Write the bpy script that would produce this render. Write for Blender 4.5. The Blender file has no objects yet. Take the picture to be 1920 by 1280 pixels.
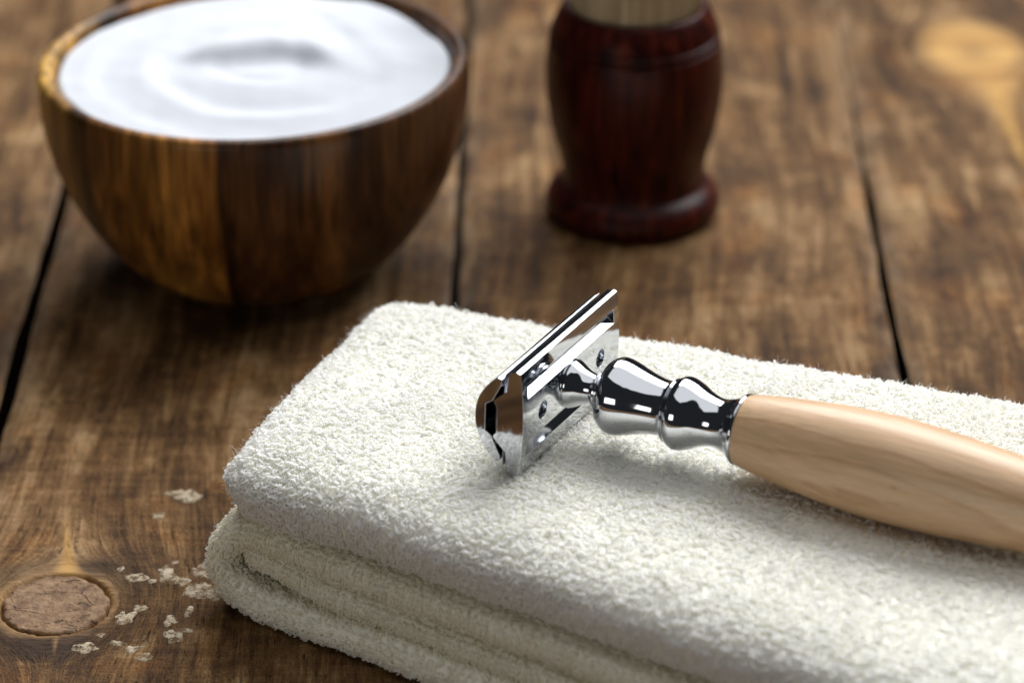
import bpy, bmesh, math
import numpy as np
from mathutils import Matrix, Vector

rng = np.random.default_rng(7)
S = 0.001117            # one working unit in metres
scn = bpy.context.scene
col = scn.collection

# ------------------------------------------------------------------ camera
PITCH = math.radians(26.6)
DIST = 740.0
camd = bpy.data.cameras.new("camera")
camd.sensor_width = 36.0
camd.lens = 131.25
camd.clip_start = 0.01
camd.clip_end = 20.0
cam = bpy.data.objects.new("camera", camd)
col.objects.link(cam)
cam.location = (0, -DIST * math.cos(PITCH) * S, DIST * math.sin(PITCH) * S)
cam.rotation_euler = (math.pi / 2 - PITCH, 0, 0)
camd.dof.use_dof = True
camd.dof.focus_distance = 640.0 * S
camd.dof.aperture_fstop = 12.0
scn.camera = cam

# ------------------------------------------------------------------ world, lamps, exposure
world = bpy.data.worlds.new("World")
scn.world = world
world.use_nodes = True
bg = world.node_tree.nodes["Background"]
bg.inputs[0].default_value = (0.80, 0.88, 1.0, 1)
bg.inputs[1].default_value = 0.022


def area_lamp(name, loc, target, sx, sy, power, colour):
    d = bpy.data.lights.new(name, 'AREA')
    d.shape = 'RECTANGLE'
    d.size, d.size_y = sx * S, sy * S
    d.energy = power
    d.color = colour
    o = bpy.data.objects.new(name, d)
    col.objects.link(o)
    o.location = Vector(loc) * S
    o.rotation_euler = (Vector(target) - Vector(loc)).to_track_quat('-Z', 'Y').to_euler()
    return o


area_lamp("softbox_lamp", (470, 790, 1060), (0, -60, 10), 1620, 840, 43.0, (0.975, 0.985, 1.0))
area_lamp("overhead_lamp", (90, 0, 1150), (40, -40, 10), 1250, 1200, 5.4, (0.975, 0.985, 1.0))
area_lamp("window_lamp", (-430, -850, 190), (0, -100, 30), 340, 230, 0.95, (1.0, 0.98, 0.94))

scn.view_settings.view_transform = 'Standard'
scn.view_settings.look = 'None'
scn.view_settings.exposure = 0.18
scn.view_settings.gamma = 1.0
scn.view_settings.use_curve_mapping = False
scn.render.film_transparent = False
scn.cycles.max_bounces = 20
scn.cycles.diffuse_bounces = 14
scn.cycles.glossy_bounces = 6
scn.cycles.transmission_bounces = 14
scn.cycles.use_denoising = True
scn.cycles.sample_clamp_indirect = 6.0


# ------------------------------------------------------------------ mesh helpers
def tag(o, label=None, category=None, kind=None, group=None):
    if label: o["label"] = label
    if category: o["category"] = category
    if kind: o["kind"] = kind
    if group: o["group"] = group
    return o


def mk(name, V, Fq, mat, parent=None, smooth=True, attrs=None, scale=S):
    """V: (n,3) in working units; Fq: (m,3|4) index array or list of them."""
    me = bpy.data.meshes.new(name)
    V = np.asarray(V, np.float32) * scale
    lists = Fq if isinstance(Fq, list) else [Fq]
    lists = [np.asarray(f, np.int32) for f in lists if len(f)]
    me.vertices.add(len(V))
    me.vertices.foreach_set("co", V.ravel())
    tot = np.concatenate([np.full(len(f), f.shape[1], np.int32) for f in lists])
    idx = np.concatenate([f.ravel() for f in lists])
    me.loops.add(len(idx))
    me.loops.foreach_set("vertex_index", idx)
    me.polygons.add(len(tot))
    start = np.concatenate([[0], np.cumsum(tot)[:-1]]).astype(np.int32)
    me.polygons.foreach_set("loop_start", start)
    me.polygons.foreach_set("loop_total", tot)
    me.update(calc_edges=True)
    me.validate()
    me.polygons.foreach_set("use_smooth", np.full(len(me.polygons), smooth, bool))
    for k, a in (attrs or {}).items():
        a = np.asarray(a, np.float32)
        if a.ndim == 1:
            at = me.attributes.new(k, 'FLOAT', 'POINT')
            at.data.foreach_set("value", a)
        else:
            at = me.attributes.new(k, 'FLOAT_VECTOR', 'POINT')
            at.data.foreach_set("vector", a.ravel())
    me.materials.append(mat)
    o = bpy.data.objects.new(name, me)
    col.objects.link(o)
    if parent is not None:
        o.parent = parent
    return o


def thing(name, loc=(0, 0, 0), mtx=None):
    o = bpy.data.objects.new(name, None)
    o.empty_display_size = 0.01
    col.objects.link(o)
    if mtx is not None:
        o.matrix_world = mtx
    else:
        o.location = Vector(loc) * S
    return o


def gridf(nu, nv, wrap_v=False, off=0):
    iu = np.arange(nu - 1)[:, None]
    jv = np.arange(nv if wrap_v else nv - 1)[None, :]
    a = iu * nv + jv
    b = iu * nv + (jv + 1) % nv
    f = np.stack([a, b, b + nv, a + nv], -1).reshape(-1, 4) + off
    return f


def crom(pts, n=8):
    """Catmull-Rom through points."""
    P = np.array(pts, float)
    Q = np.vstack([2 * P[0] - P[1], P, 2 * P[-1] - P[-2]])
    out = []
    for i in range(len(P) - 1):
        p0, p1, p2, p3 = Q[i:i + 4]
        for t in np.arange(n) / n:
            out.append(0.5 * (2 * p1 + (p2 - p0) * t + (2 * p0 - 5 * p1 + 4 * p2 - p3) * t * t
                              + (3 * p1 - p0 - 3 * p2 + p3) * t ** 3))
    out.append(P[-1])
    return np.array(out)


def lathe(name, prof, mat, parent, seg=96, axis='Z', scale=S, deform=None, attrs=None):
    """prof: (n,2) of (radius, height)."""
    prof = np.asarray(prof, float)
    th = np.arange(seg) / seg * 2 * math.pi
    r = prof[:, 0][:, None]
    h = np.repeat(prof[:, 1][:, None], seg, 1)
    if axis == 'Z':
        V = np.stack([r * np.cos(th), r * np.sin(th), h], -1)
        F = gridf(len(prof), seg, True)
    else:
        V = np.stack([h, r * np.cos(th), r * np.sin(th)], -1)
        F = gridf(len(prof), seg, True)
    V = V.reshape(-1, 3)
    if deform is not None:
        V = deform(V)
    return mk(name, V, F, mat, parent, True, scale=scale)


def hashn(p, seed=0, octs=4, freq=1.0):
    """cheap smooth noise from summed rotated sines, about -1..1. p: (n,2|3)"""
    r = np.random.default_rng(seed)
    p = np.asarray(p, float)
    out = np.zeros(len(p))
    a = 1.0
    tot = 0
    for o in range(octs):
        for k in range(4):
            d = r.normal(size=p.shape[1])
            d /= np.linalg.norm(d)
            out += a * np.sin(p @ d * freq * (0.8 + 0.4 * r.random()) + r.random() * 6.28) / 2.2
        tot += a
        a *= 0.55
        freq *= 1.9
    return out / tot


# ------------------------------------------------------------------ material helpers
class NT:
    def __init__(self, name):
        self.m = bpy.data.materials.new(name)
        self.m.use_nodes = True
        self.t = self.m.node_tree
        self.t.nodes.clear()
        self.out = self.t.nodes.new("ShaderNodeOutputMaterial")

    def n(self, typ, ins=None, **props):
        nd = self.t.nodes.new(typ)
        for k, v in props.items():
            setattr(nd, k, v)
        for k, v in (ins or {}).items():
            if isinstance(v, bpy.types.NodeSocket):
                self.t.links.new(v, nd.inputs[k])
            else:
                nd.inputs[k].default_value = v
        return nd

    def math(self, op, a, b=0.0, c=0.0, clamp=False):
        nd = self.n("ShaderNodeMath", {0: a, 1: b, 2: c}, operation=op)
        nd.use_clamp = clamp
        return nd.outputs[0]

    def mix(self, fac, a, b, blend='MIX'):
        nd = self.t.nodes.new("ShaderNodeMix")
        nd.data_type = 'RGBA'
        nd.blend_type = blend
        for sock, v in ((nd.inputs[0], fac), (nd.inputs[6], a), (nd.inputs[7], b)):
            if isinstance(v, bpy.types.NodeSocket):
                self.t.links.new(v, sock)
            else:
                sock.default_value = v if not isinstance(v, tuple) or len(v) == 4 else (*v, 1)
        return nd.outputs[2]

    def ramp(self, fac, stops, interp='LINEAR'):
        nd = self.n("ShaderNodeValToRGB", {0: fac})
        cr = nd.color_ramp
        cr.interpolation = interp
        while len(cr.elements) < len(stops):
            cr.elements.new(0.5)
        for e, (p, c) in zip(cr.elements, stops):
            e.position = p
            e.color = (*c, 1) if isinstance(c, tuple) else (c, c, c, 1)
        return nd.outputs[0]

    def noise(self, vec, scale, detail=4, rough=0.55, dist=0.0):
        return self.n("ShaderNodeTexNoise", {"Vector": vec, "Scale": scale, "Detail": detail,
                                             "Roughness": rough, "Distortion": dist}).outputs[0]

    def scalev(self, vec, s, off=(0, 0, 0)):
        return self.n("ShaderNodeMapping", {"Vector": vec, "Scale": s, "Location": off}).outputs[0]

    def bump(self, h, strength, dist):
        return self.n("ShaderNodeBump", {"Height": h, "Strength": strength, "Distance": dist}).outputs[0]

    def pbr(self, **ins):
        b = self.n("ShaderNodeBsdfPrincipled")
        for k, v in ins.items():
            k = k.replace("_", " ")
            if isinstance(v, bpy.types.NodeSocket):
                self.t.links.new(v, b.inputs[k])
            else:
                b.inputs[k].default_value = (*v, 1) if isinstance(v, tuple) and len(v) == 3 and 'Radius' not in k else v
        self.t.links.new(b.outputs[0], self.out.inputs[0])
        return b

    def coords(self):
        """object coordinates in working units"""
        tc = self.n("ShaderNodeTexCoord")
        return self.scalev(tc.outputs["Object"], (1 / S, 1 / S, 1 / S))


def mat_plank():
    t = NT("weathered_plank")
    g = t.n("ShaderNodeAttribute", attribute_name="grain").outputs["Vector"]
    halo = t.n("ShaderNodeAttribute", attribute_name="halo").outputs["Fac"]
    amber = t.n("ShaderNodeAttribute", attribute_name="amber").outputs["Fac"]
    edge = t.n("ShaderNodeAttribute", attribute_name="edge").outputs["Fac"]
    fine = t.noise(t.scalev(g, (1.6, 0.05, 1)), 1.0, 5, 0.6)
    mid = t.noise(t.scalev(g, (0.28, 0.018, 1)), 1.0, 5, 0.6, 0.6)
    blot = t.noise(t.scalev(g, (0.055, 0.03, 1)), 1.0, 5, 0.62, 0.4)
    saw = t.noise(t.scalev(g, (0.06, 0.55, 1)), 1.0, 4, 0.65, 0.3)
    speck = t.noise(t.scalev(g, (0.5, 0.32, 1)), 1.0, 5, 0.7)
    grit = t.noise(t.scalev(g, (2.6, 1.5, 1), (2, 6, 0)), 1.0, 4, 0.75)
    hair = t.noise(t.scalev(g, (4.5, 0.16, 1), (1, 3, 0)), 1.0, 4, 0.65)
    f = t.math('MULTIPLY_ADD', mid, 0.45, t.math('MULTIPLY_ADD', blot, 0.62, -0.06))
    f = t.math('MULTIPLY_ADD', fine, 0.22, f)
    f = t.math('MULTIPLY_ADD', saw, 0.15, f)
    f = t.math('MULTIPLY_ADD', speck, 0.20, f)
    f = t.math('ADD', f, t.math('MULTIPLY_ADD', grit, 0.38, -0.19))
    f = t.math('ADD', f, t.math('MULTIPLY_ADD', hair, 0.24, -0.12))
    c = t.ramp(f, [(0.58, (0.020, 0.0088, 0.0032)), (0.70, (0.092, 0.043, 0.0140)),
                   (0.80, (0.208, 0.108, 0.038)), (0.93, (0.45, 0.285, 0.14))])
    # warm rusty stain patches
    rust = t.ramp(t.noise(t.scalev(g, (0.07, 0.045, 1), (31, 7, 0)), 1.0, 4, 0.6), [(0.52, 0.0), (0.68, 1.0)])
    c = t.mix(t.math('MULTIPLY', rust, 0.5), c, t.mix(1.0, c, (1.35, 1.0, 0.55), 'MULTIPLY'))
    # narrow dark pores
    pores = t.ramp(t.noise(t.scalev(g, (1.1, 0.16, 1), (3, 9, 0)), 1.0, 3, 0.6), [(0.30, 1.0), (0.40, 0.0)])
    c = t.mix(t.math('MULTIPLY', pores, 0.6), c, (0.02, 0.011, 0.006))
    # pale worn nicks and old paint specks
    nick = t.ramp(t.noise(t.scalev(g, (0.25, 0.33, 1), (11, 2, 0)), 1.0, 6, 0.72), [(0.67, 0.0), (0.74, 1.0)])
    c = t.mix(t.math('MULTIPLY', nick, 0.55), c, (0.42, 0.31, 0.20))
    stain = t.n("ShaderNodeAttribute", attribute_name="stain").outputs["Fac"]
    c = t.mix(t.math('MULTIPLY', stain, 0.8), c, (0.028, 0.014, 0.007))
    # tan ring and resin streak round the knot
    hn = t.noise(t.scalev(g, (0.5, 0.2, 1)), 1.0, 4, 0.6)
    hm = t.math('MULTIPLY', halo, t.math('MULTIPLY_ADD', hn, 0.8, 0.4), clamp=True)
    c = t.mix(hm, c, t.ramp(hn, [(0.3, (0.22, 0.115, 0.042)), (0.7, (0.44, 0.26, 0.11))]))
    am = t.math('MULTIPLY', amber, t.math('MULTIPLY_ADD', hn, 0.5, 0.75), clamp=True)
    c = t.mix(am, c, t.ramp(hn, [(0.3, (0.40, 0.19, 0.04)), (0.7, (0.66, 0.40, 0.13))]))
    c = t.mix(t.math('MULTIPLY', stain, t.math('MULTIPLY', amber, 0.75)), c, (0.16, 0.07, 0.02))
    # worn arris along the gaps
    en = t.noise(t.scalev(g, (0.3, 0.09, 1), (5, 5, 0)), 1.0, 4, 0.6)
    em = t.math('MULTIPLY', edge, t.ramp(en, [(0.40, 0.0), (0.62, 1.0)]), clamp=True)
    c = t.mix(t.math('MULTIPLY', em, 0.75), c, (0.36, 0.245, 0.15))
    h = t.math('MULTIPLY_ADD', fine, 0.5, t.math('MULTIPLY', speck, 0.7))
    h = t.math('MULTIPLY_ADD', saw, 0.5, h)
    h = t.math('MULTIPLY_ADD', grit, 0.5, h)
    h = t.math('MULTIPLY_ADD', hair, 0.4, h)
    h = t.math('MULTIPLY_ADD', pores, -0.5, h)
    rgh = t.math('MULTIPLY_ADD', speck, 0.35, 0.36)
    t.pbr(Base_Color=c, Roughness=rgh, Specular_IOR_Level=0.18, Normal=t.bump(h, 0.9, 0.0009))
    return t.m


def mat_knot():
    t = NT("knot_end_grain")
    p = t.coords()
    n1 = t.noise(p, 0.45, 5, 0.65)
    n2 = t.noise(t.scalev(p, (0.55, 1, 1), (9, 3, 1)), 0.6, 5, 0.65)
    c = t.ramp(n1, [(0.3, (0.11, 0.055, 0.024)), (0.5, (0.22, 0.125, 0.062)), (0.7, (0.34, 0.21, 0.11))])
    pit = t.ramp(n2, [(0.31, 1.0), (0.38, 0.0)])
    c = t.mix(t.math('MULTIPLY', pit, 0.75), c, (0.035, 0.018, 0.01))
    vo = t.n('ShaderNodeTexVoronoi', {'Vector': t.scalev(p, (0.10, 0.22, 0.1)), 'Scale': 1.0}, feature='DISTANCE_TO_EDGE').outputs[0]
    ck = t.ramp(t.math('ADD', vo, t.math('MULTIPLY', t.noise(p, 0.22, 4, 0.7), 0.30)), [(0.135, 1.0), (0.165, 0.0)])
    c = t.mix(t.math('MULTIPLY', ck, 0.4), c, (0.03, 0.014, 0.007))
    pit = t.math('MAXIMUM', pit, t.math('MULTIPLY', ck, 0.4))
    h = t.math('MULTIPLY_ADD', pit, -0.8, n1)
    t.pbr(Base_Color=c, Roughness=0.62, Specular_IOR_Level=0.3, Normal=t.bump(h, 0.8, 0.0009))
    return t.m


def mat_plain(name, c, rough=0.5, **kw):
    t = NT(name)
    t.pbr(Base_Color=c, Roughness=rough, **kw)
    return t.m


def mat_paint_fleck():
    t = NT("old_cream_paint")
    p = t.coords()
    n = t.noise(p, 0.55, 6, 0.7)
    c = t.ramp(n, [(0.36, (0.20, 0.125, 0.065)), (0.48, (0.44, 0.35, 0.24)), (0.68, (0.64, 0.55, 0.42))])
    n3 = t.noise(t.scalev(p, (1, 1, 1), (4, 4, 4)), 0.9, 6, 0.75)
    t.pbr(Base_Color=c, Roughness=0.75, Specular_IOR_Level=0.1, Alpha=t.ramp(n3, [(0.40, 0.0), (0.52, 0.92)]))
    return t.m


def mat_terry(name, through):
    t = NT(name)
    p = t.coords()
    n = t.noise(p, 0.12, 3, 0.5)
    k = (1, 0.990, 0.945) if 'cream' in name else (1, 1, 1) if through else (0.985, 0.97, 0.86)  # tints for lower folds and ground paint in yellow light scattered between creases
    c = t.ramp(n, [(0.3, tuple(np.multiply((0.976, 0.974, 0.958), k))), (0.7, tuple(np.multiply((0.986, 0.984, 0.974), k)))])
    d = t.n("ShaderNodeBsdfDiffuse", {"Color": c})
    tr = t.n("ShaderNodeBsdfTranslucent", {"Color": c})
    m1 = t.n("ShaderNodeMixShader", {0: through, 1: d.outputs[0], 2: tr.outputs[0]})
    gl = t.n("ShaderNodeBsdfGlossy", {"Color": (1, 1, 1, 1), "Roughness": 0.45})
    m2 = t.n("ShaderNodeMixShader", {0: 0.035, 1: m1.outputs[0], 2: gl.outputs[0]})
    t.t.links.new(m2.outputs[0], t.out.inputs[0])
    return t.m


def mat_foam():
    t = NT("shaving_foam_white")
    n = t.noise(t.coords(), 0.9, 3, 0.5)
    t.pbr(Base_Color=(0.62, 0.64, 0.69), Roughness=0.75, Specular_IOR_Level=0.1,
          Subsurface_Weight=0.35, Subsurface_Radius=(0.0018, 0.002, 0.0022), Subsurface_Scale=1.0,
          Normal=t.bump(n, 0.12, 0.0003))
    return t.m


def mat_bowl():
    t = NT("acacia_laminated")
    p = t.coords()
    sep = t.n("ShaderNodeSeparateXYZ", {0: p})
    wob = t.noise(t.scalev(p, (0.05, 0.05, 0.03)), 1.0, 2, 0.5)
    x = t.math('ADD', sep.outputs[0], t.math('MULTIPLY_ADD', wob, 4.0, -2.0))
    u = t.math('MULTIPLY_ADD', x, 1 / 90.0, 0.5)
    c = t.ramp(u, [(0.0, (0.62, 0.36, 0.085)), (0.085, (0.33, 0.17, 0.042)), (0.155, (0.030, 0.011, 0.004)),
                   (0.205, (0.22, 0.092, 0.02)), (0.33, (0.36, 0.160, 0.032)), (0.44, (0.27, 0.110, 0.022)),
                   (0.458, (0.022, 0.008, 0.003)), (0.48, (0.085, 0.034, 0.011)), (0.60, (0.060, 0.022, 0.007)),
                   (0.69, (0.17, 0.070, 0.018)), (0.73, (0.045, 0.016, 0.006)), (0.88, (0.085, 0.036, 0.012)),
                   (1.0, (0.13, 0.055, 0.025))])
    st = t.noise(t.scalev(p, (0.75, 0.25, 0.035)), 1.0, 5, 0.6, 0.5)
    c = t.mix(1.0, c, t.ramp(st, [(0.30, 0.25), (0.52, 0.9), (0.72, 1.6)]), 'MULTIPLY')
    br = t.noise(t.scalev(p, (0.16, 0.10, 0.02), (3, 1, 5)), 1.0, 3, 0.55)
    c = t.mix(1.0, c, t.ramp(br, [(0.32, (0.5, 0.42, 0.35)), (0.5, (1.0, 1.0, 1.0)), (0.68, (1.7, 1.75, 1.7))]), 'MULTIPLY')
    t.pbr(Base_Color=c, Roughness=0.40, Specular_IOR_Level=0.22, Coat_Weight=0.04, Coat_Roughness=0.2,
          Normal=t.bump(st, 0.15, 0.0003))
    return t.m


def mat_mahogany():
    t = NT("dark_red_lacquered_wood")
    p = t.coords()
    st = t.noise(t.scalev(p, (0.5, 0.5, 0.04)), 1.0, 5, 0.6, 0.4)
    c = t.ramp(st, [(0.34, (0.010, 0.0016, 0.0010)), (0.52, (0.040, 0.0048, 0.0022)), (0.70, (0.105, 0.016, 0.006))])
    t.pbr(Base_Color=c, Roughness=0.38, Specular_IOR_Level=0.12, Coat_Weight=0.05, Coat_Roughness=0.25)
    return t.m


def mat_handle_wood():
    t = NT("pale_turned_wood")
    p = t.coords()                       # local X along the handle
    warp = t.noise(t.scalev(p, (0.035, 0.12, 0.12)), 1.0, 3, 0.5)
    sep = t.n("ShaderNodeSeparateXYZ", {0: p})
    yy = t.math('ADD', sep.outputs[1], t.math('MULTIPLY_ADD', sep.outputs[0], 0.05, 27.0))
    zz = t.math('ADD', sep.outputs[2], t.math('MULTIPLY_ADD', sep.outputs[0], -0.035, 9.0))
    rr = t.math('SQRT', t.math('ADD', t.math('MULTIPLY', yy, yy), t.math('MULTIPLY', zz, zz)))
    rr = t.math('MULTIPLY_ADD', warp, 4.5, rr)
    ring = t.math('FRACT', t.math('MULTIPLY', rr, 0.33))
    late = t.ramp(ring, [(0.0, 0.0), (0.72, 0.15), (0.93, 0.75), (1.0, 0.0)])
    fib = t.noise(t.scalev(p, (0.06, 1.9, 1.9)), 1.0, 6, 0.68)
    blot = t.noise(t.scalev(p, (0.04, 0.16, 0.16), (4, 2, 0)), 1.0, 3, 0.5)
    c = t.mix(late, (0.73, 0.485, 0.280), (0.56, 0.315, 0.155))
    c = t.mix(1.0, c, t.ramp(fib, [(0.3, 0.78), (0.7, 1.12)]), 'MULTIPLY')
    c = t.mix(t.ramp(blot, [(0.5, 0.0), (0.75, 0.6)]), c, (0.52, 0.31, 0.155))
    fl = t.ramp(t.noise(t.scalev(p, (0.16, 0.75, 0.75), (8, 1, 2)), 1.0, 2, 0.5), [(0.24, 1.0), (0.30, 0.0)])
    c = t.mix(t.math('MULTIPLY', fl, 0.55), c, (0.27, 0.12, 0.05))
    t.pbr(Base_Color=c, Roughness=0.42, Specular_IOR_Level=0.45, Coat_Weight=0.2, Coat_Roughness=0.3,
          Normal=t.bump(fib, 0.06, 0.0002))
    return t.m


def mat_chrome():
    t = NT("polished_chrome")
    n = t.noise(t.coords(), 0.35, 3, 0.6)
    t.pbr(Base_Color=(0.60, 0.615, 0.645), Metallic=1.0, Roughness=t.math('MULTIPLY_ADD', n, 0.05, 0.035))
    return t.m


def mat_bristle():
    t = NT("tan_bristle")
    n = t.noise(t.scalev(t.coords(), (1.2, 1.2, 0.03)), 1.0, 4, 0.6)
    c = t.ramp(n, [(0.3, (0.40, 0.30, 0.17)), (0.55, (0.66, 0.52, 0.32)), (0.8, (0.80, 0.68, 0.48))])
    t.pbr(Base_Color=c, Roughness=0.5)
    return t.m


M_PLANK, M_KNOT, M_FLECK = mat_plank(), mat_knot(), mat_paint_fleck()
M_UNDER = mat_plain("dark_underside_wood", (0.05, 0.03, 0.018), 0.9)
M_CREASE_LIGHT = mat_terry('terry_yarn_cream', 0.5)  # same white yarn, with the yellowish crease light put into its colour
M_CLOTH = mat_terry('terry_ground_weave', 0.0)  # yellowed so the scattered light deep in the pile is painted in
M_TERRY, M_FOAM, M_BOWL, M_MAHOG = mat_terry('terry_yarn', 0.5), mat_foam(), mat_bowl(), mat_mahogany()
M_WOOD, M_CHROME, M_BRISTLE = mat_handle_wood(), mat_chrome(), mat_bristle()
M_STEEL = mat_plain("blade_steel", (0.45, 0.46, 0.48), 0.25, Metallic=1.0)

# ------------------------------------------------------------------ table of planks
table = tag(thing("table"), "rustic brown wooden table of wide weathered planks with dark gaps", "table", "structure")
KNOT = np.array([-78.6, -101.7])
AMB = np.array([107.0, 152.0])
THICK = 14.0


def merge_lin(lo, hi, step, fine=()):
    pts = [np.arange(lo, hi, step)]
    for a, b, st in fine:
        if b > lo and a < hi:
            pts.append(np.arange(max(a, lo), min(b, hi), st))
    v = np.unique(np.round(np.concatenate(pts + [[hi]]), 3))
    keep = [v[0]]
    for q in v[1:]:
        if q - keep[-1] > 0.3:
            keep.append(q)
    keep[-1] = hi
    return np.array(keep)


def relief(P, seed):
    return 0.09 * hashn(P * [1, 0.06], seed + 50, 2, 0.9) + 0.08 * hashn(P, seed + 90, 3, 0.2) - 0.15


def plank(x0, x1, seed, gl, gr, step=1.3, fine=False):
    w = x1 - x0
    xs = merge_lin(x0, x1, step, [(-91, -67, 0.5)] if fine else ())
    ys = merge_lin(-270., 340., step * 1.15, [(-115, -86, 0.5)] if fine else ())
    u = (xs - x0) / w
    # crowd the edge columns so that the arris is rounded
    for q, d in ((1, 0.35), (2, 0.9)):
        xs[q] = x0 + d
        xs[-1 - q] = x1 - d
    X, Y = np.meshgrid(xs, ys, indexing='ij')
    P = np.stack([X.ravel(), Y.ravel()], -1)
    dl, dr = X - x0, x1 - X
    e = np.minimum(dl, dr)
    yl = np.stack([Y[0], np.zeros_like(Y[0])], -1)
    cl = np.clip(0.5 * hashn(yl, seed * 3 + 1, 5, 0.09), -0.2, 1.6) + gl(ys)
    cr = np.clip(0.5 * hashn(yl, seed * 3 + 2, 5, 0.09), -0.2, 1.6) + gr(ys)
    Xd = X + cl[None, :] * np.exp(-dl / 5.0) - cr[None, :] * np.exp(-dr / 5.0)
    Z = -1.0 * np.exp(-e / 0.55) - 0.35 * np.exp(-e / 2.5)
    Z += relief(P, seed).reshape(X.shape)
    # grain coordinates that flow round the knots
    gx, gy = Xd.copy(), Y.copy()
    halo = np.zeros_like(X)
    amber = np.zeros_like(X)
    stain = np.zeros_like(X)
    for K, R in ((KNOT, 11.0), (AMB, 14.0)):
        dx, dy = Xd - K[0], Y - K[1]
        rho2 = dx * dx + (dy * 0.8) ** 2
        gx -= dx * np.minimum(1.0, R * R / np.maximum(rho2, 1e-6)) * 0.97
    gx += 1.6 * hashn(P * [0.3, 1.0], seed + 20, 3, 0.02).reshape(X.shape) * 3
    if fine:
        dx, dy = Xd - KNOT[0], Y - KNOT[1]
        rho = np.sqrt(dx * dx + (dy * 0.93) ** 2) * 1.05
        rw = rho + 0.30 * hashn(P, 5, 3, 0.5).reshape(X.shape)
        halo = np.clip(1.0 - (rw - 9.9) / (2.1 + 0.9 * hashn(P, 16, 3, 0.4).reshape(X.shape)), 0, 1) ** 0.8 * (rw > 8.5)
        # resin streak above the knot and a short one below
        up = np.clip(dy - 8.5, 0, None)
        wd = 3.4 * np.exp(-up / 5.5) + 0.5
        halo = np.maximum(halo, (dy > 7) * np.clip(1 - np.abs(dx - 1.2 + 0.12 * up) / wd, 0, 1) ** .5 * np.clip((26 - up) / 8, 0, 1))
        spike = (dy > 7) * np.clip(1.25 - np.abs(dx - 1.2 + 0.12 * up) / wd, 0, 1) * np.clip((24 - up) / 10, 0, 1) * (rw > 10.2)
        dn = np.clip(-dy - 9, 0, None)
        halo = np.maximum(halo, 0.8 * (dy < -8) * np.clip(1 - np.abs(dx - 1.5) / (1.6 * np.exp(-dn / 3) + .1), 0, 1) * np.clip((9 - dn) / 4, 0, 1))
        sn = 0.6 + 0.6 * hashn(P, 15, 4, 0.18).reshape(X.shape)
        stain = np.clip(np.exp(-((rw - 13.5) / 3.8) ** 2) * sn + 0.55 * np.exp(-((dx - 9) / 13) ** 2 - ((dy - 13) / 5) ** 2) * sn, 0, 1)
        Z -= 1.8 * np.clip(1 - np.clip(rw - 9.85, 0, None) / 0.5, 0, 1)
        Z += 0.08 * np.exp(-((rw - 11.5) / 2.0) ** 2)
    dx, dy = Xd - AMB[0], (Y - AMB[1]) * 0.72
    rho = np.sqrt(dx * dx + dy * dy)
    amber = np.clip((14.5 - rho - 1.5 * hashn(P, 8, 3, .15).reshape(X.shape)) / 5.0, 0, 1) * (0.85 + 0.15 * np.cos(rho * 0.75) ** 2)
    tl = np.clip(AMB[1] - 12 - Y, 0, None)
    amber = np.maximum(amber, (Y < AMB[1] - 8) * np.clip(1.2 - np.abs(Xd - AMB[0] - 2.5 - 0.04 * tl) / (9 * np.exp(-tl / 15) + 1.3), 0, 1)
                       * np.clip((62 - tl) / 15, 0, 1) * 0.85)
    stain = np.maximum(stain, 0.75 * np.exp(-(rho / 4.2) ** 2) + 0.25 * np.exp(-((rho - 10.5) / 1.6) ** 2))
    if fine:
        amber = np.maximum(amber, 0.62 * spike)
        stain *= 1 - np.clip(spike * 1.5, 0, 1)
    edge = np.exp(-np.minimum(e, 30) / 1.6)
    Xs = Xd + 0.008 * Y
    nx, ny = X.shape
    V = np.stack([Xs, Y, Z], -1).reshape(-1, 3)
    F = [gridf(nx, ny)[:, ::-1]]
    G = np.stack([gx + seed * 37.0, gy + seed * 91.0, np.full_like(gx, seed * 5.0)], -1).reshape(-1, 3)
    # skirts
    b = len(V)
    rim = np.concatenate([np.arange(ny), np.arange(1, nx) * ny + ny - 1,
                          (nx - 1) * ny + np.arange(ny - 2, -1, -1), np.arange(nx - 2, 0, -1) * ny])
    low = V[rim].copy()
    low[:, 2] = -THICK
    V = np.vstack([V, low])
    n = len(rim)
    k = np.arange(n)
    F.append(np.stack([rim[k], rim[(k + 1) % n], b + (k + 1) % n, b + k], -1)[:, ::-1])
    att = {"grain": np.vstack([G, G[rim] + [0, 0, 3]]),
           "stain": np.r_[stain.ravel(), stain.ravel()[rim]],
           "halo": np.r_[halo.ravel(), halo.ravel()[rim]],
           "amber": np.r_[amber.ravel(), amber.ravel()[rim]],
           "edge": np.r_[edge.ravel(), edge.ravel()[rim] * 0]}
    return mk("plank", V, F, M_PLANK, table, True, att)


zero = lambda y: 0 * y
planks = []
planks.append(plank(-270, -185, 1, zero, zero, 3.0))
planks.append(plank(-182.6, -98.6, 2, zero, zero))
knot_plank = plank(-96.0, -12.7, 3, zero, zero, 1.3, True)
planks.append(knot_plank)
planks.append(plank(-10.8, 75.5, 4, zero, lambda y: -0.75 * np.clip((y - 60) / 50, 0, 1)))
planks.append(plank(77.5, 163, 6, lambda y: -0.75 * np.clip((y - 60) / 50, 0, 1), zero))
planks.append(plank(165.5, 250, 7, zero, zero, 3.0))
mk("under_board", [(-290, -290, -THICK - 8), (290, -290, -THICK - 8), (290, 350, -THICK - 8), (-290, 350, -THICK - 8),
                   (-290, -290, -THICK - .2), (290, -290, -THICK - .2), (290, 350, -THICK - .2), (-290, 350, -THICK - .2)],
   np.array([[0, 3, 2, 1], [4, 5, 6, 7], [0, 1, 5, 4], [1, 2, 6, 5], [2, 3, 7, 6], [3, 0, 4, 7]]), M_UNDER, table, False)

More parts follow.
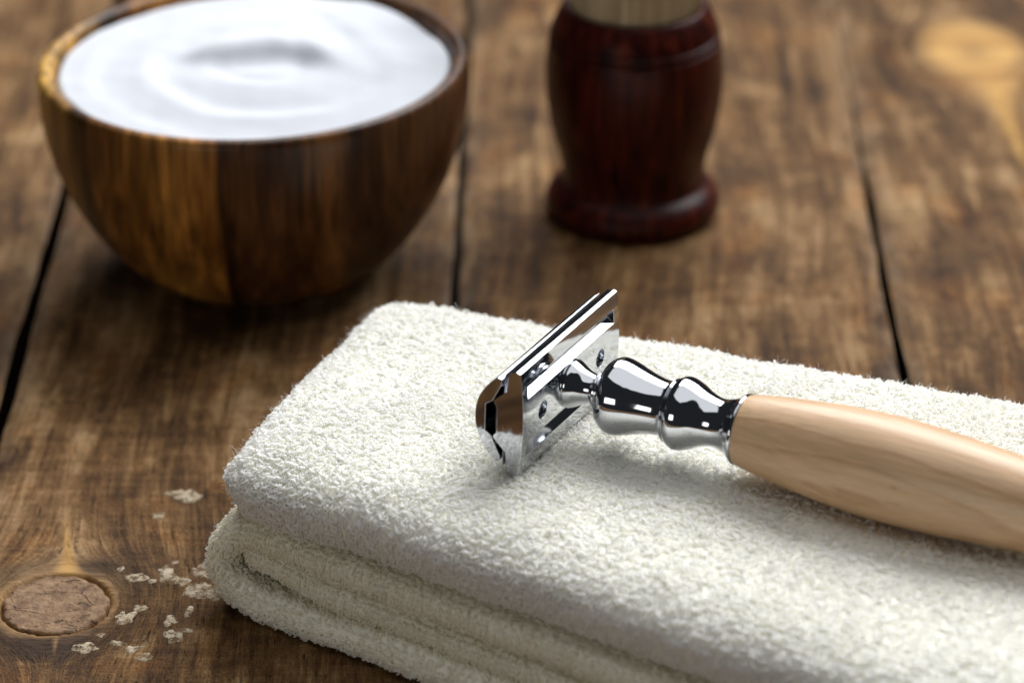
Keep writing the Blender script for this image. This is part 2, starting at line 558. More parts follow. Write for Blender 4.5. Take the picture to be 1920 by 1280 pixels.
# knot set in the plank
nr, nt = 40, 110
rr = np.linspace(0, 1, nr)[:, None]
tt = (np.arange(nt) / nt * 2 * math.pi)[None, :]
ragged = 9.43 + 0.16 * np.sin(tt * 5 + 1) + 0.16 * np.sin(tt * 11) + 0.13 * np.sin(tt * 23 + 2)
kx = rr * ragged * np.cos(tt)
ky = rr * ragged * np.sin(tt) / 0.93
kp = np.stack([kx.ravel(), ky.ravel()], -1)
kz = 0.02 - 1.5 * rr ** 40 * np.ones_like(tt) + 0.16 * hashn(kp, 77, 4, 0.9).reshape(nr, nt) - 0.25 * np.exp(-(kx ** 2 + (ky + 0.) ** 2) / 6)
kV = np.stack([kx + KNOT[0] + 0.008 * KNOT[1], ky + KNOT[1], kz], -1).reshape(-1, 3)
mk("knot", kV, gridf(nr, nt, True), M_KNOT, knot_plank, True)

# flecks of old paint on the plank
flecks = [(-65.5, -92.3, 2.6, 1.6), (-60.2, -91.0, 2.3, 2.6), (-57.6, -93.5, 1.5, 2.2), (-54.6, -90.3, 1.6, 2.6),
          (-53.2, -96.6, 3.3, 3.2), (-50.6, -99.0, 2.0, 2.6), (-52.2, -92.5, 2.0, 1.5), (-66.4, -106.0, 2.4, 2.6),
          (-63.3, -103.0, 1.2, 1.6), (-57.6, -107.5, 1.3, 2.0), (-55.2, -104.2, 0.9, 2.2), (-71.6, -116.2, 2.6, 2.0),
          (-66.3, -114.6, 1.5, 1.2), (-63.8, -116.6, 1.6, 1.4), (-61.5, -119, 1.6, 1.6), (-60.8, -62.5, 2.4, 2.2),
          (-57.2, -63.5, 1.9, 2.6), (-63.5, -70.5, 1.1, 1.4), (-68.5, -89.8, 0.8, 0.9), (-57.5, -113, 1.8, 2.6),
          (-62.5, -94.0, 1.0, 0.8), (-54.8, -110.5, 1.2, 0.9), (-69.5, -112, 0.9, 0.8), (-59.3, -87.4, .8, .7)]
for i, (fx, fy, fa, fb) in enumerate(flecks):
    r = np.random.default_rng(300 + i)
    n = 34
    th = np.arange(n) / n * 2 * math.pi
    rad = 0.75 + sum(0.42 / k ** 0.95 * r.normal() * np.cos(k * th + r.random() * 6.3) for k in range(1, 10)) * 0.6
    rad = np.clip(rad, 0.22, 1.5)
    rings = []
    for q, z in ((1.0, -0.15), (0.95, 0.05), (0.5, 0.075), (0.02, 0.075)):
        fp = np.stack([fx + fa * 1.15 * rad * q * np.cos(th), fy + fb * 1.15 * rad * q * np.sin(th)], -1)
        z = z + relief(fp, 3)
        rings.append(np.stack([fx + 0.008 * fy + fa * 1.15 * rad * q * np.cos(th), fy + fb * 1.15 * rad * q * np.sin(th),
                               z], -1))
    mk("paint_fleck", np.vstack(rings), gridf(4, n, True), M_FLECK, knot_plank, True)

# ------------------------------------------------------------------ folded towel
E1 = np.array([0.935, -0.355, 0.0]); E1 /= np.linalg.norm(E1)
E2 = np.array([-E1[1], E1[0], 0.0])
T0 = np.array([-50.4, -104.0, 0.0])
mt = Matrix(((E1[0], E2[0], 0, T0[0] * S), (E1[1], E2[1], 0, T0[1] * S), (0, 0, 1, 0), (0, 0, 0, 1)))
towel = tag(thing("towel", mtx=mt),
            "white folded terry cloth towel under the razor, its layers showing at the front", "towel")
TL, TW = 174.0, 70.0


def section(half, c, n=240):
    """closed rounded cross-section: (y, normal offset), starts at the front middle, goes over the top"""
    a = np.linspace(-math.pi / 2, math.pi / 2, 60)
    ex = 0.82
    front_y = c - c * np.abs(np.cos(a)) ** ex
    front_z = half * np.sign(np.sin(a)) * np.abs(np.sin(a)) ** ex
    top = np.linspace(c, TW - c, 120)[1:-1]
    pts = np.concatenate([np.stack([front_y, front_z], -1),
                          np.stack([top, np.full_like(top, half)], -1),
                          np.stack([TW - front_y, front_z], -1)[::-1],
                          np.stack([top[::-1], np.full_like(top, -half)], -1)])
    pts = np.vstack([pts, pts[:1]])
    d = np.r_[0, np.cumsum(np.linalg.norm(np.diff(pts, axis=0), axis=1))]
    return pts, d


class Layer:
    def __init__(self, line, half, c, cap_start, cap_end, deform, plan_r=6.0):
        L = crom(line, 12) if len(line) > 2 else np.array(line, float)
        d = np.r_[0, np.cumsum(np.linalg.norm(np.diff(L, axis=0), axis=1))]
        self.L, self.d, self.len = L, d, d[-1]
        self.sec, self.sd = section(half, c)
        self.per = self.sd[-1]
        self.cs, self.ce, self.pr = cap_start, cap_end, plan_r
        self.half = half
        self.slen = self.len + (cap_start + cap_end) * (math.pi / 2 - 1)
        self.deform = deform

    def P(self, s, v):
        """s: arc length along the layer (with rounded ends), v: arc length round the section"""
        s = np.asarray(s, float)
        tot = self.slen
        k = math.pi / 2 - 1
        pos = s - self.cs * k
        sc = np.ones_like(s)
        m1 = s < self.cs * math.pi / 2
        th = np.clip(s / max(self.cs, 1e-6), 0, math.pi / 2)
        pos = np.where(m1, self.cs * (1 - np.cos(th)), pos)
        sc = np.where(m1, np.sin(th), sc)
        m2 = (tot - s) < self.ce * math.pi / 2
        th = np.clip((tot - s) / max(self.ce, 1e-6), 0, math.pi / 2)
        pos = np.where(m2, self.len - self.ce * (1 - np.cos(th)), pos)
        sc = np.where(m2, np.sin(th), sc)
        t = np.clip(np.minimum(pos, self.len - pos) / self.pr, 0, 1)
        inset = self.pr * (1 - np.sqrt(np.clip(1 - (1 - t) ** 2, 0, 1)))
        x = np.interp(pos, self.d, self.L[:, 0])
        z = np.interp(pos, self.d, self.L[:, 1])
        e = 0.4
        tx = np.interp(pos + e, self.d, self.L[:, 0]) - np.interp(pos - e, self.d, self.L[:, 0])
        tz = np.interp(pos + e, self.d, self.L[:, 1]) - np.interp(pos - e, self.d, self.L[:, 1])
        ln = np.sqrt(tx * tx + tz * tz) + 1e-9
        tx, tz = tx / ln, tz / ln
        vy = np.interp(np.mod(v, self.per), self.sd, self.sec[:, 0])
        vn = np.interp(np.mod(v, self.per), self.sd, self.sec[:, 1])
        y = TW / 2 + (vy - TW / 2) * (1 - inset / (TW / 2))
        off = vn * sc
        p = np.stack([x - tz * off, y, z + tx * off], -1)
        return self.deform(p, vn / self.half)

    def PN(self, s, v):
        e = 0.25
        p = self.P(s, v)
        a = self.P(s + e, v) - self.P(s - e, v)
        b = self.P(s, v + e) - self.P(s, v - e)
        n = np.cross(a, b)
        n /= np.linalg.norm(n, axis=1)[:, None] + 1e-9
        a /= np.linalg.norm(a, axis=1)[:, None] + 1e-9
        return p, n, a

    def mesh(self, name, parent, nstep=1.2):
        ns = int(self.len / nstep)
        s = np.linspace(0.02, self.slen - 0.02, ns)
        v = np.linspace(0, self.per, int(self.per / 1.2), endpoint=False)
        Sg, Vg = np.meshgrid(s, v, indexing='ij')
        p = self.P(Sg.ravel(), Vg.ravel())
        p2, n, _ = self.PN(Sg.ravel(), Vg.ravel())
        # fine knitted ribbing on the cloth itself
        rib = 0.10 * np.sin(Sg.ravel() * 2.2) * np.sin(Vg.ravel() * 2.2)
        p = p + n * rib[:, None] * self.nsign
        F = gridf(ns, len(v), True)
        return mk(name, p, F if self.nsign < 0 else F[:, ::-1], M_CLOTH, parent, True)

    nsign = 1


def lowz(p, seed, amp, freq):
    return amp * hashn(p[:, :2], seed, 3, freq)


# razor contact line in towel coordinates is filled in below, so that the pile sinks under it
RZ_P0 = np.array([10.19, -98.50, 41.38])
RZ_H = np.array([0.884, -0.466, -0.030]); RZ_H /= np.linalg.norm(RZ_H)


def to_local(p):
    d = np.asarray(p, float) - T0
    return np.array([d @ E1, d @ E2, d[2]])


hl0, hl1 = to_local(RZ_P0), to_local(RZ_P0 + RZ_H * 100)
hdir = (hl1 - hl0) / 100.0


def splay(x, y, k):
    """the front edge runs out at an angle to the back edge"""
    return k * np.clip(x - 3, 0, None) * (1 - np.clip(y, -5, TW) / TW)


def def_top(p, nv):
    q = p.copy()
    x, y = p[:, 0], p[:, 1]
    q[:, 2] += lowz(p, 11, 0.7, 0.06) + lowz(p, 12, 0.25, 0.25)
    q[:, 1] += lowz(p * [1, 0.3, 1], 13, 0.9, 0.06) + 0.35 * lowz(p, 19, 1.0, 0.22)
    q[:, 0] += lowz(p * [0.3, 1, 1], 14, 0.7, 0.09)
    up = np.clip(nv, 0, 1)
    # soft shoulders: the top falls a little toward front and left
    q[:, 2] -= up * 1.6 * np.exp(-np.clip(y, 0, 99) / 9.0) + up * 1.6 * np.exp(-np.clip(x, 0, 999) / 9.0)
    y = y - splay(x, y, 0.24)
    # dent under handle and under the head
    q[:, 1] -= splay(p[:, 0], p[:, 1], 0.24)
    s = (x - hl0[0]) * hdir[0] + (y - hl0[1]) * hdir[1]
    dd = np.abs((x - hl0[0]) * -hdir[1] + (y - hl0[1]) * hdir[0])
    q[:, 2] -= up * 1.3 * np.exp(-(dd / 5.5) ** 2) * np.clip((s - 45) / 15, 0, 1)
    q[:, 2] -= up * 0.8 * np.exp(-((s + 2) / 5.0) ** 2 - (dd / 18) ** 4)
    return q


def def_wrap(p, nv):
    q = p.copy()
    q[:, 2] += lowz(p, 21, 0.35, 0.07)
    q[:, 1] += 1.0 + lowz(p * [1, 0.2, 1], 22, 0.9, 0.06) + 0.4 * lowz(p * [1, .2, 1], 29, 1, 0.2)
    q[:, 1] -= 0.16 * np.clip(9 - p[:, 2], -5, 9)        # lower layer creeps forward
    q[:, 0] += lowz(p * [0.2, 1, 1], 23, 0.5, 0.09)
    q[:, 1] -= splay(p[:, 0], p[:, 1], 0.28)
    return q


def def_inner(p, nv):
    q = p.copy()
    q[:, 2] += lowz(p, 31, 0.3, 0.07) + 1.3 * np.exp(-((p[:, 0] - 9) / 6) ** 2)
    q[:, 1] += 1.6 + lowz(p * [1, 0.2, 1], 32, 0.9, 0.09) + 0.4 * lowz(p * [1, .2, 1], 39, 1, 0.25)
    q[:, 1] -= splay(p[:, 0], p[:, 1], 0.27)
    return q


top = Layer([(0, 24.2), (40, 24.2), (TL, 24.2)], 7.1, 10.5, 6.5, 6.0, def_top, 8.0)
wrap_line = [(TL, 3.2), (120, 3.2), (60, 3.2), (30, 3.1), (14, 2.9), (6.0, 3.2), (1.0, 5.3), (-0.9, 9.2), (1.0, 13.2),
             (5.5, 15.2), (12, 15.1), (22, 14.5), (40, 14.3), (80, 14.2), (TL, 14.2)]
wrap = Layer(wrap_line, 2.7, 3.0, 2.4, 2.4, def_wrap, 2.0)
inner = Layer([(3.6, 10.2), (11, 9.5), (25, 8.9), (60, 8.7), (TL, 8.7)], 2.35, 2.4, 2.1, 2.1, def_inner, 3.0)


def orient(layer):
    s = np.full(1, layer.len * 0.5)
    v = np.full(1, layer.sd[120])
    p, n, _ = layer.PN(s, v)
    # the section's top side must point away from the centre line
    c = layer.P(s, v + layer.per / 2)
    layer.nsign = 1 if (n[0] @ (p[0] - c[0])) > 0 else -1


for ly in (top, wrap, inner):
    orient(ly)

m_top = top.mesh("upper_fold", towel)
m_wrap = wrap.mesh("outer_fold", towel)
m_in = inner.mesh("inner_fold", towel)


def loops(layer, keep, ds, dv, height, radius, lean, seed, name, parent, sides=4, mat=None):
    """terry pile: one little bent yarn loop per stitch, all in one part"""
    r = np.random.default_rng(seed)
    s = np.arange(0.3, layer.slen - 0.3, ds)
    v = np.arange(0, layer.per, dv)
    Sg, Vg = np.meshgrid(s, v, indexing='ij')
    Sg = Sg + (np.arange(len(v)) % 2)[None, :] * ds * 0.5
    s, v = Sg.ravel(), Vg.ravel()
    s = s + r.normal(0, ds * 0.22, len(s))
    v = v + r.normal(0, dv * 0.07, len(v))
    s = np.clip(s, 0.1, layer.slen - 0.1)
    k = keep(s, v)
    s, v = s[k], v[k]
    p, n, a = layer.PN(s, v)
    n = n * layer.nsign
    b = np.cross(n, a)
    N = len(p)
    # combing direction: slow field over the cloth, plus gravity on the steep sides
    ang = -1.2 + 0.9 * hashn(p, seed + 3, 3, 0.05) + 0.4 * hashn(p, seed + 4, 3, 0.35) + r.normal(0, 0.25, N)
    ld = a * np.cos(ang)[:, None] + b * np.sin(ang)[:, None]
    g = np.array([0, 0, -1.0])[None, :] - n * (-n[:, 2])[:, None]
    ld = ld + g * 1.3
    ld /= np.linalg.norm(ld, axis=1)[:, None] + 1e-9
    h = height * (0.75 + 0.5 * r.random(N))
    ln = np.clip(lean + r.normal(0, 0.16, N) + 0.2 * hashn(p, seed + 5, 2, 0.2), 0.1, 1.3)
    axis = n * np.cos(ln)[:, None] + ld * np.sin(ln)[:, None]
    side = np.cross(axis, n + 0.01 * a)
    side /= np.linalg.norm(side, axis=1)[:, None] + 1e-9
    tw = r.normal(0, 0.55, N)
    side2 = side * np.cos(tw)[:, None] + np.cross(axis, side) * np.sin(tw)[:, None]
    wd = height * 0.33 * (0.8 + 0.5 * r.random(N))
    root = p - n * 0.22
    ctrl = [(-0.30, 0.0), (-0.85, 0.45), (-0.80, 0.85), (0.05, 1.0), (0.85, 0.78), (0.55, 0.35), (0.25, 0.02)]
    curl = np.cross(axis, side2)
    cu = r.normal(0, 0.30, N)
    pts = []
    for q, (w_, l_) in enumerate(ctrl):
        pts.append(root + side2 * (w_ * wd)[:, None] + axis * (l_ * h)[:, None]
                   + curl * (cu * l_ * l_ * height * 0.6)[:, None] - n * (0.16 * height * l_ ** 3))
    pts = np.stack(pts, 1)                                     # N, m, 3
    m = pts.shape[1]
    tan = np.gradient(pts, axis=1)
    tan /= np.linalg.norm(tan, axis=2)[..., None] + 1e-9
    ref = curl[:, None, :]
    u = np.cross(tan, ref)
    u /= np.linalg.norm(u, axis=2)[..., None] + 1e-9
    w = np.cross(tan, u)
    rad = radius * (0.8 + 0.4 * r.random(N))[:, None] * np.array([0.8, 1, 1.06, 1.12, 1.06, 1, 0.8])[None, :]
    th = np.arange(sides) / sides * 2 * math.pi
    V = pts[:, :, None, :] + rad[..., None, None] * (u[:, :, None, :] * np.cos(th)[None, None, :, None]
                                                     + w[:, :, None, :] * np.sin(th)[None, None, :, None])
    V = V.reshape(-1, 3)
    f0 = gridf(m, sides, True)
    F = (f0[None] + (np.arange(N) * m * sides)[:, None, None]).reshape(-1, 4)
    o = mk(name, V, F, mat or M_TERRY, parent, False)
    tag(o, kind="stuff")
    return N


def fuzz(layer, keep, count, length, radius, seed, name, parent):
    """loose fibres standing off the pile"""
    r = np.random.default_rng(seed)
    s = r.uniform(0.2, layer.slen - 0.2, count)
    v = r.uniform(0, layer.per, count)
    k = keep(s, v)
    s, v = s[k], v[k]
    p, n, a = layer.PN(s, v)
    n = n * layer.nsign
    N = len(p)
    d = n + r.normal(0, 0.55, (N, 3))
    d /= np.linalg.norm(d, axis=1)[:, None]
    bend = r.normal(0, 0.8, (N, 3))
    ln = length * (0.5 + r.random(N))[:, None]
    pts = np.stack([p + n * 0.4, p + n * .4 + d * ln * 0.35 + bend * ln * 0.05,
                    p + n * .4 + d * ln * 0.7 + bend * ln * 0.22, p + n * .4 + d * ln * 0.95 + bend * ln * 0.5], 1)
    x = np.cross(d, bend)
    x /= np.linalg.norm(x, axis=1)[:, None] + 1e-9
    y = np.cross(d, x)
    V = pts[:, :, None, :] + radius * x[:, None, None, :] * np.array([-1.0, 1.0])[None, None, :, None]
    f0 = gridf(4, 2)
    F = (f0[None] + (np.arange(N) * 8)[:, None, None]).reshape(-1, 4)
    tag(mk(name, V.reshape(-1, 3), F, M_TERRY, parent, False), kind="stuff")


def near_bottom(layer, margin):
    """True away from the hidden underside"""
    lo = layer.sd[59 + 118 + 60] if len(layer.sd) > 238 else layer.per * 0.6

    def keep(s, v):
        vv = np.mod(v, layer.per)
        y = np.interp(vv, layer.sd, layer.sec[:, 0])
        z = np.interp(vv, layer.sd, layer.sec[:, 1])
        return (z > -layer.half * 0.98) | (y < margin)
    return keep


def keep_wrap(s, v):
    vv = np.mod(v, wrap.per)
    y = np.interp(vv, wrap.sd, wrap.sec[:, 0])
    z = np.interp(vv, wrap.sd, wrap.sec[:, 1])
    x = np.interp(s, wrap.d, wrap.L[:, 0])
    outer = (z < 0) & (x < 16)            # outside of the turn at the end
    return (y < 5.0) | outer | ((x < 20) & (y < 18))


def keep_inner(s, v):
    vv = np.mod(v, inner.per)
    y = np.interp(vv, inner.sd, inner.sec[:, 0])
    return (y < 4.0) | (s < 4.0)


nA = loops(top, near_bottom(top, 13), 0.46, 1.04, 1.45, 0.195, 0.98, 101, "terry_pile", m_top, 3)
nB = loops(wrap, keep_wrap, 0.66, 0.95, 1.15, 0.2, 0.9, 201, "terry_pile", m_wrap, 3, M_CREASE_LIGHT)
nC = loops(inner, keep_inner, 0.66, 0.95, 1.1, 0.2, 0.9, 301, "terry_pile", m_in, 3, M_CREASE_LIGHT)
print("loops", nA, nB, nC)
fuzz(top, near_bottom(top, 13), 26000, 0.9, 0.022, 401, "loose_fibres", m_top)
fuzz(wrap, keep_wrap, 12000, 0.8, 0.024, 402, "loose_fibres", m_wrap)

# ------------------------------------------------------------------ safety razor (its own numbers are millimetres)
MM = 0.001
a_dir = np.cross([0, 0, 1.0], RZ_H); a_dir /= np.linalg.norm(a_dir)
u_dir = np.cross(RZ_H, a_dir)
mr = Matrix(((RZ_H[0], a_dir[0], u_dir[0], RZ_P0[0] * S), (RZ_H[1], a_dir[1], u_dir[1], RZ_P0[1] * S),
             (RZ_H[2], a_dir[2], u_dir[2], RZ_P0[2] * S), (0, 0, 0, 1)))
razor = tag(thing("safety_razor", mtx=mr),
            "chrome safety razor with pale wooden handle lying on the white towel", "razor")


def extrude_profile(pts, half, seg=1, bow=0.0):
    """pts (x,z) closed counter-clockwise, extruded along y"""
    P = np.array(pts, float)
    n = len(P)
    ys = np.linspace(-half, half, seg + 1)
    V = np.concatenate([np.stack([P[:, 0], np.full(n, y), P[:, 1]], -1) for y in ys])
    return V, n, seg


def bm_prism(pts, half):
    bm = bmesh.new()
    A = [bm.verts.new((x * MM, -half * MM, z * MM)) for x, z in pts]
    B = [bm.verts.new((x * MM, half * MM, z * MM)) for x, z in pts]
    n = len(pts)
    bm.faces.new(A)
    bm.faces.new(B[::-1])
    for i in range(n):
        bm.faces.new((A[i], B[i], B[(i + 1) % n], A[(i + 1) % n]))
    bmesh.ops.recalc_face_normals(bm, faces=bm.faces)
    return bm


def bm_obj(name, bm, mat):
    me = bpy.data.meshes.new(name)
    bm.to_mesh(me)
    bm.free()
    me.materials.append(mat)
    o = bpy.data.objects.new(name, me)
    col.objects.link(o)
    return o


def rounded_slot(x0, x1, yc, zc, hy, hz, rad):
    """cutter: rounded-rectangle prism along x"""
    pts = []
    for cy, cz, a0 in ((hy - rad, hz - rad, 0), (-hy + rad, hz - rad, 90), (-hy + rad, -hz + rad, 180), (hy - rad, -hz + rad, 270)):
        for k in range(6):
            t = math.radians(a0 + 90 * k / 5)
            pts.append((yc + cy + rad * math.cos(t), zc + cz + rad * math.sin(t)))
    bm = bmesh.new()
    A = [bm.verts.new((x0 * MM, y * MM, z * MM)) for y, z in pts]
    B = [bm.verts.new((x1 * MM, y * MM, z * MM)) for y, z in pts]
    n = len(pts)
    bm.faces.new(A[::-1]); bm.faces.new(B)
    for i in range(n):
        bm.faces.new((A[i], A[(i + 1) % n], B[(i + 1) % n], B[i]))
    bmesh.ops.recalc_face_normals(bm, faces=bm.faces)
    return bm


def finish(o, cutters, bevel, parent, sharp=28):
    for c in cutters:
        md = o.modifiers.new("cut", 'BOOLEAN')
        md.operation = 'DIFFERENCE'
        md.solver = 'EXACT'
        md.object = c
    o.data.polygons.foreach_set("use_smooth", np.ones(len(o.data.polygons), bool))
    if bevel:
        bv = o.modifiers.new("bevel", 'BEVEL')
        bv.width = bevel * MM
        bv.segments = 2
        bv.limit_method = 'ANGLE'
        bv.angle_limit = math.radians(35)
        bv.harden_normals = False
        wn = o.modifiers.new('normals', 'WEIGHTED_NORMAL')
        wn.mode = 'FACE_AREA'
        wn.weight = 100
        wn.keep_sharp = False
    dg = bpy.context.evaluated_depsgraph_get()
    me = bpy.data.meshes.new_from_object(o.evaluated_get(dg))
    o.modifiers.clear()
    o.data = me
    for c in cutters:
        bpy.data.objects.remove(c, do_unlink=True)
    o.parent = parent
    return o


HL = 20.0                                # half the length of the head
# base plate: back face slightly bowed toward the handle, stepped blade bed on the other side
zs = np.linspace(-10.7, 10.7, 25)
back = [(-0.75 - 0.85 * ((z / 10.7) ** 2) + 0.75, z) for z in zs]        # x from -0.85 at edges to 0 in the middle
up_half = [(-1.6, 10.95), (-2.9, 10.6), (-3.25, 9.9), (-3.6, 6.4), (-6.2, 4.0), (-6.2, 3.4), (-5.6, 2.7)]
plate_pts = back + up_half + [(x, -z) for x, z in up_half[::-1]]
plate = bm_obj("base_plate", bm_prism(plate_pts, HL), M_CHROME)
cut = []
for sg in (1, -1):
    cut.append(bm_obj("cutter", bm_prism([(2, 7.8), (-2.3, 7.8), (-2.3, 6.3), (2, 3.37)] if sg > 0 else
                                         [(2, -10.8), (-1.6, -5.6), (-1.6, -4.6), (2, -3.6)], HL - 2.2), M_CHROME))
    cut.append(bm_obj("cutter", rounded_slot(-1.6, 2, sg * 12.0, 0.0, 1.8, 1.8, 1.79), M_CHROME))
finish(plate, cut, 0.16, razor)
for sg in (1, -1):
    lathe("alignment_pin", crom([(0.01, -0.75), (0.6, -0.78), (0.95, -0.95), (1.0, -1.5)], 4), M_CHROME, plate, 24, 'X', MM,
          deform=lambda V, sg=sg: V * [1, 1.2, 1.2] + [0, sg * 12.0, 0])

# cap: curved umbrella shape
arc = []
for k in range(33):
    t = -1 + 2 * k / 32
    z = 8.7 * t
    arc.append((-10.2 + 4.3 * abs(t) ** 2.15, z))
capu = [(-5.15, 8.75), (-4.7, 8.4), (-4.85, 7.3), (-6.32, 4.25), (-6.4, 3.8), (-8.0, 2.7)]
cap_pts = arc + capu + [(x, -z) for x, z in capu[::-1]]
cap = bm_obj("head_cap", bm_prism(cap_pts, HL - 0.05), M_CHROME)
finish(cap, [], 0.14, razor)
# thin blade held between the two
bl = bm_obj("blade", bm_prism([(-4.42, -9.6), (-4.30, -9.6), (-4.30, 9.6), (-4.42, 9.6)], HL - 0.6), M_STEEL)
bl.parent = razor

# chrome neck of the handle
neck = np.vstack([
    [(0.01, -0.4), (4.5, -0.4)],
    crom([(4.75, -0.25), (4.85, 0.5), (4.35, 1.8), (3.5, 3.6), (3.0, 5.6), (3.05, 6.6)], 8),
    crom([(3.6, 6.7), (3.75, 7.0), (3.7, 7.5)], 4),
    crom([(4.0, 7.55), (4.35, 7.8), (4.3, 8.4)], 4),
    crom([(4.6, 8.45), (6.3, 9.1), (7.35, 10.6), (7.65, 12.3), (7.25, 14.6), (6.35, 17.6), (5.65, 20.6), (5.5, 22.8), (5.75, 23.9)], 10),
    crom([(6.05, 23.95), (6.35, 24.2), (6.05, 24.55)], 5),
    crom([(6.0, 24.6), (6.6, 24.9), (7.15, 26.0), (7.2, 27.2), (6.55, 29.4), (5.45, 31.8), (4.85, 34.0), (4.95, 36.0), (5.7, 38.0), (6.85, 39.6)], 10),
    [(6.95, 39.75), (6.95, 40.35), (6.6, 40.4)]])
hmap = lambda h: np.interp(h, [-0.4, 0, 12.3, 26.6, 40.4, 112], [-0.4, 0, 10.1, 23.3, 35.9, 107.5])
neck[:, 1] = hmap(neck[:, 1])
neck[:, 0] *= 0.98
lathe("neck", neck, M_CHROME, razor, 128, 'X', MM)
grip = np.vstack([[(0.01, 40.42), (6.5, 40.42)],
                  crom([(6.85, 40.45), (7.3, 42.5), (8.2, 48), (9.2, 56), (9.9, 65), (10.0, 73), (9.6, 82), (8.9, 91), (8.2, 100), (7.9, 108)], 8),
                  crom([(7.75, 108.6), (6.6, 110.2), (4.0, 111.2), (0.01, 111.5)], 6)])
grip[:, 1] = hmap(grip[:, 1])
grip[:, 0] *= 0.98
lathe("wooden_grip", grip, M_WOOD, razor, 128, 'X', MM)

# ------------------------------------------------------------------ wooden bowl and foam
BOWL = (-52.0, 35.5, 0.0)
bowl = tag(thing("wooden_bowl", BOWL), "round striped wooden bowl filled with white foam beside the towel", "bowl")
BR = 43.6
outer = crom([(17.5, 0.0), (21, 0.5), (27.5, 5.0), (34.0, 12.5), (39.5, 22.5), (42.6, 33.0), (43.5, 41.0), (43.4, 44.6)], 10)
lip = crom([(43.4, 44.6), (42.8, 45.8), (41.6, 46.1), (40.5, 45.6), (40.0, 44.4)], 6)
inn = crom([(40.0, 44.4), (39.2, 36), (36.0, 24), (29, 12), (18, 5.5), (0.01, 4.0)], 10)


def tilt_rim(V):
    V = V.copy()
    V[:, 2] += 0.022 * V[:, 0] * np.clip((V[:, 2] - 3) / 42, 0, 1)
    return V


lathe("bowl_body", np.vstack([[(0.01, 0.4), (15, 0.4), (15.6, 0.0)], outer, lip[1:], inn[1:]]), M_BOWL, bowl, 160, deform=tilt_rim)

foam = tag(thing("shaving_foam", (BOWL[0], BOWL[1], 36.0)), "glossy white shaving foam swirled inside the wooden bowl", "foam")
nr, nt = 110, 190
rr = np.linspace(0.0, 1, nr)[:, None] * np.ones((1, nt))
tt = (np.arange(nt) / nt * 2 * math.pi)[None, :] * np.ones((nr, 1))
FR = 39.85
fx, fy = rr * FR * np.cos(tt), rr * FR * np.sin(tt)
rad = rr * FR * (1 + 0.10 * np.sin(2 * tt + 0.7) + 0.05 * np.sin(3 * tt)) + 1.3 * hashn(np.stack([fx.ravel(), fy.ravel()], -1), 71, 3, 0.09).reshape(nr, nt)
z = 8.5 + 1.6 * np.cos(rr * 1.57) ** 2
# spiral furrow
wav = 0.9 + 0.4 * np.sin(tt * 1.0 + 3.6) + 0.2 * np.sin(3 * tt)
ph = tt + 1.0
spir = (rad - 2.3 * np.mod(ph, 2 * math.pi) - 8.5)
for k in range(-2, 4):
    d = rad - (9.0 + 2.2 * (np.mod(ph, 2 * math.pi)) + 13.8 * k)
    amp = np.clip((rad - 5) / 6, 0, 1) * np.clip((38 - rad) / 10, 0, 1)
    z += -0.6 * np.exp(-(d / 3.6) ** 2) * amp * wav + 0.4 * wav * np.exp(-((d - 4.5) / 3.0) ** 2) * amp
# folded peak in the middle with a steep front
yb = fy - (1.8 - 0.16 * fx + 2.2 * np.sin((fx + 2) * 0.20))
step = 1 / (1 + np.exp(-yb / 1.9))
z += 6.5 * np.exp(-((fx - 2) / 14.5) ** 4) * (step * np.exp(-np.clip(yb, 0, None) / 6.5) - 0.65 * (1 - step) * np.exp(-np.clip(-yb, 0, None) / 5.5))
z += 0.55 * hashn(np.stack([fx.ravel(), fy.ravel()], -1), 61, 4, 0.14).reshape(nr, nt)
z -= 1.6 * np.exp(-((fx - 30) / 6) ** 2 - ((fy - 13) / 9) ** 2)
z -= 2.0 * np.clip((rr - 0.97) / 0.03, 0, 1) ** 2
z += 0.022 * fx - 0.3
fV = np.stack([fx, fy, z], -1).reshape(-1, 3)
# underside following the bowl
und = []
for f_, zz in ((0.98, 3.0), (0.94, -4), (0.84, -12.0), (0.4, -28.5), (0.001, -30.5)):
    und.append(np.stack([FR * f_ * np.cos(tt[0]), FR * f_ * np.sin(tt[0]), np.full(nt, zz)], -1))
mk("foam_body", np.vstack([fV] + und), gridf(nr + 5, nt, True), M_FOAM, foam)

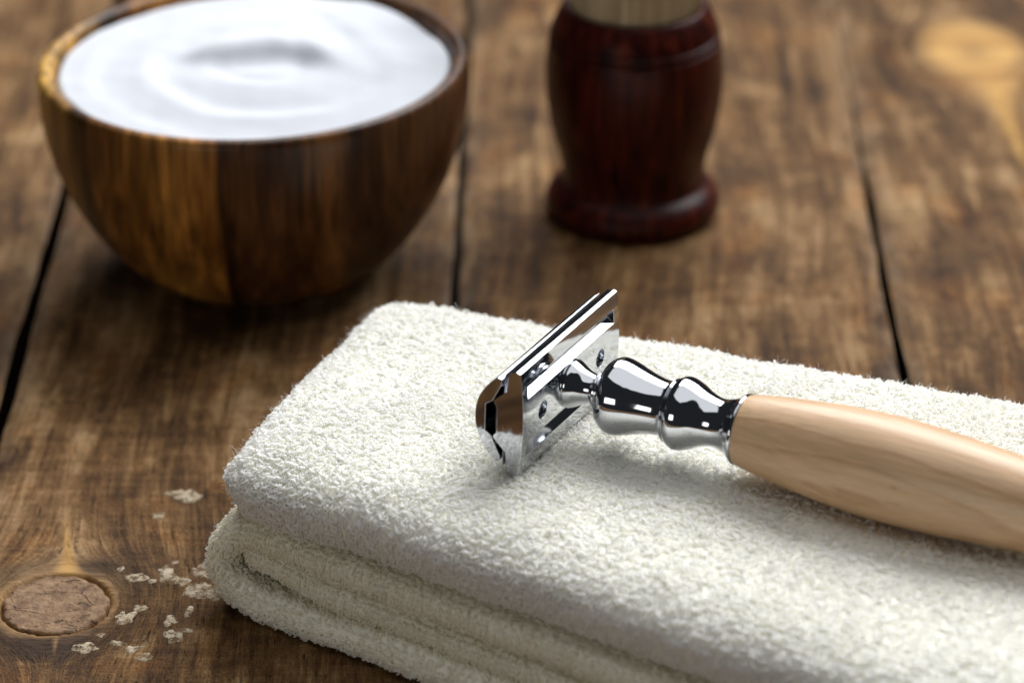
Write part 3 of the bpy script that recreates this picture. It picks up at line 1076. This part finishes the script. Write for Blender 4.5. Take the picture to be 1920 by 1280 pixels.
# ------------------------------------------------------------------ shaving brush
BRUSH = (25.6, 62.5, 0.0)
brush = tag(thing("shaving_brush", BRUSH), "shaving brush with dark red turned wooden handle standing upright on the table", "brush")
hprof = np.vstack([
    [(0.01, 0.0), (16.9, 0.0)],
    crom([(17.3, 0.15), (18.3, 1.4), (18.6, 2.8), (18.2, 4.7), (17.0, 6.3), (15.8, 7.2)], 6),
    crom([(15.0, 7.5), (14.9, 9.5), (15.8, 14), (17.4, 20), (18.5, 27), (18.6, 33), (18.05, 38.3)], 8),
    crom([(17.9, 38.6), (17.35, 39.0), (17.85, 39.5), (17.75, 40.3), (17.1, 40.8), (17.5, 41.3)], 5),
    crom([(17.45, 41.5), (16.8, 44.3), (15.8, 47.6), (15.0, 49.6), (14.4, 50.2), (13.6, 49.8)], 6),
    [(13.2, 49.0), (13.0, 46.5), (0.01, 46.0)]])
zt = hprof[:, 1]
hprof[:, 1] = np.where(zt > 38.5, np.interp(zt, [38.5, 41.4, 50.3], [39.4, 42.2, 47.4]), np.interp(zt, [0, 7.5, 38.5], [0, 7.5, 39.4]))
lathe("brush_handle", hprof, M_MAHOG, brush, 128)
knotp = np.vstack([[(0.01, 46.2)], crom([(12.6, 46.2), (12.7, 50), (13.4, 60), (15.8, 78), (18.5, 92), (17.0, 100), (10.0, 104.5), (0.01, 106)], 8)])
bk = lathe("bristle_knot", knotp, M_BRISTLE, brush, 160,
           deform=lambda V: V * (1 + np.stack([0.018 * hashn(np.stack([np.arctan2(V[:, 1], V[:, 0]) * 30, V[:, 2] * .02], -1), 3, 3, 1.0)] * 2
                                              + [np.zeros(len(V))], -1)))
r = np.random.default_rng(9)
NB = 2600
th = r.uniform(0, 2 * math.pi, NB)
f = np.clip(1.0 + r.normal(0, 0.02, NB), 0.93, 1.05)
lv = np.linspace(0, 1, 6)
hz = 46.5 + lv[None, :] * (r.uniform(42, 56, NB))[:, None]
pr_r = np.interp(hz, knotp[1:, 1], knotp[1:, 0]) * f[:, None] + 0.15
cx = np.cos(th)[:, None] * pr_r
cy = np.sin(th)[:, None] * pr_r
cen = np.stack([cx, cy, hz], -1)
ux = np.stack([-np.sin(th), np.cos(th), 0 * th], -1)
uy = np.stack([np.cos(th), np.sin(th), 0 * th], -1)
an = np.arange(3) / 3 * 2 * math.pi
bw = 0.14 * (1 - 0.6 * lv)[None, :, None, None]
V = cen[:, :, None, :] + bw * (ux[:, None, None, :] * np.cos(an)[None, None, :, None] + uy[:, None, None, :] * np.sin(an)[None, None, :, None])
F = (gridf(6, 3, True)[None] + (np.arange(NB) * 18)[:, None, None]).reshape(-1, 4)
tag(mk("bristle_hairs", V.reshape(-1, 3), F, M_BRISTLE, bk), kind="stuff")
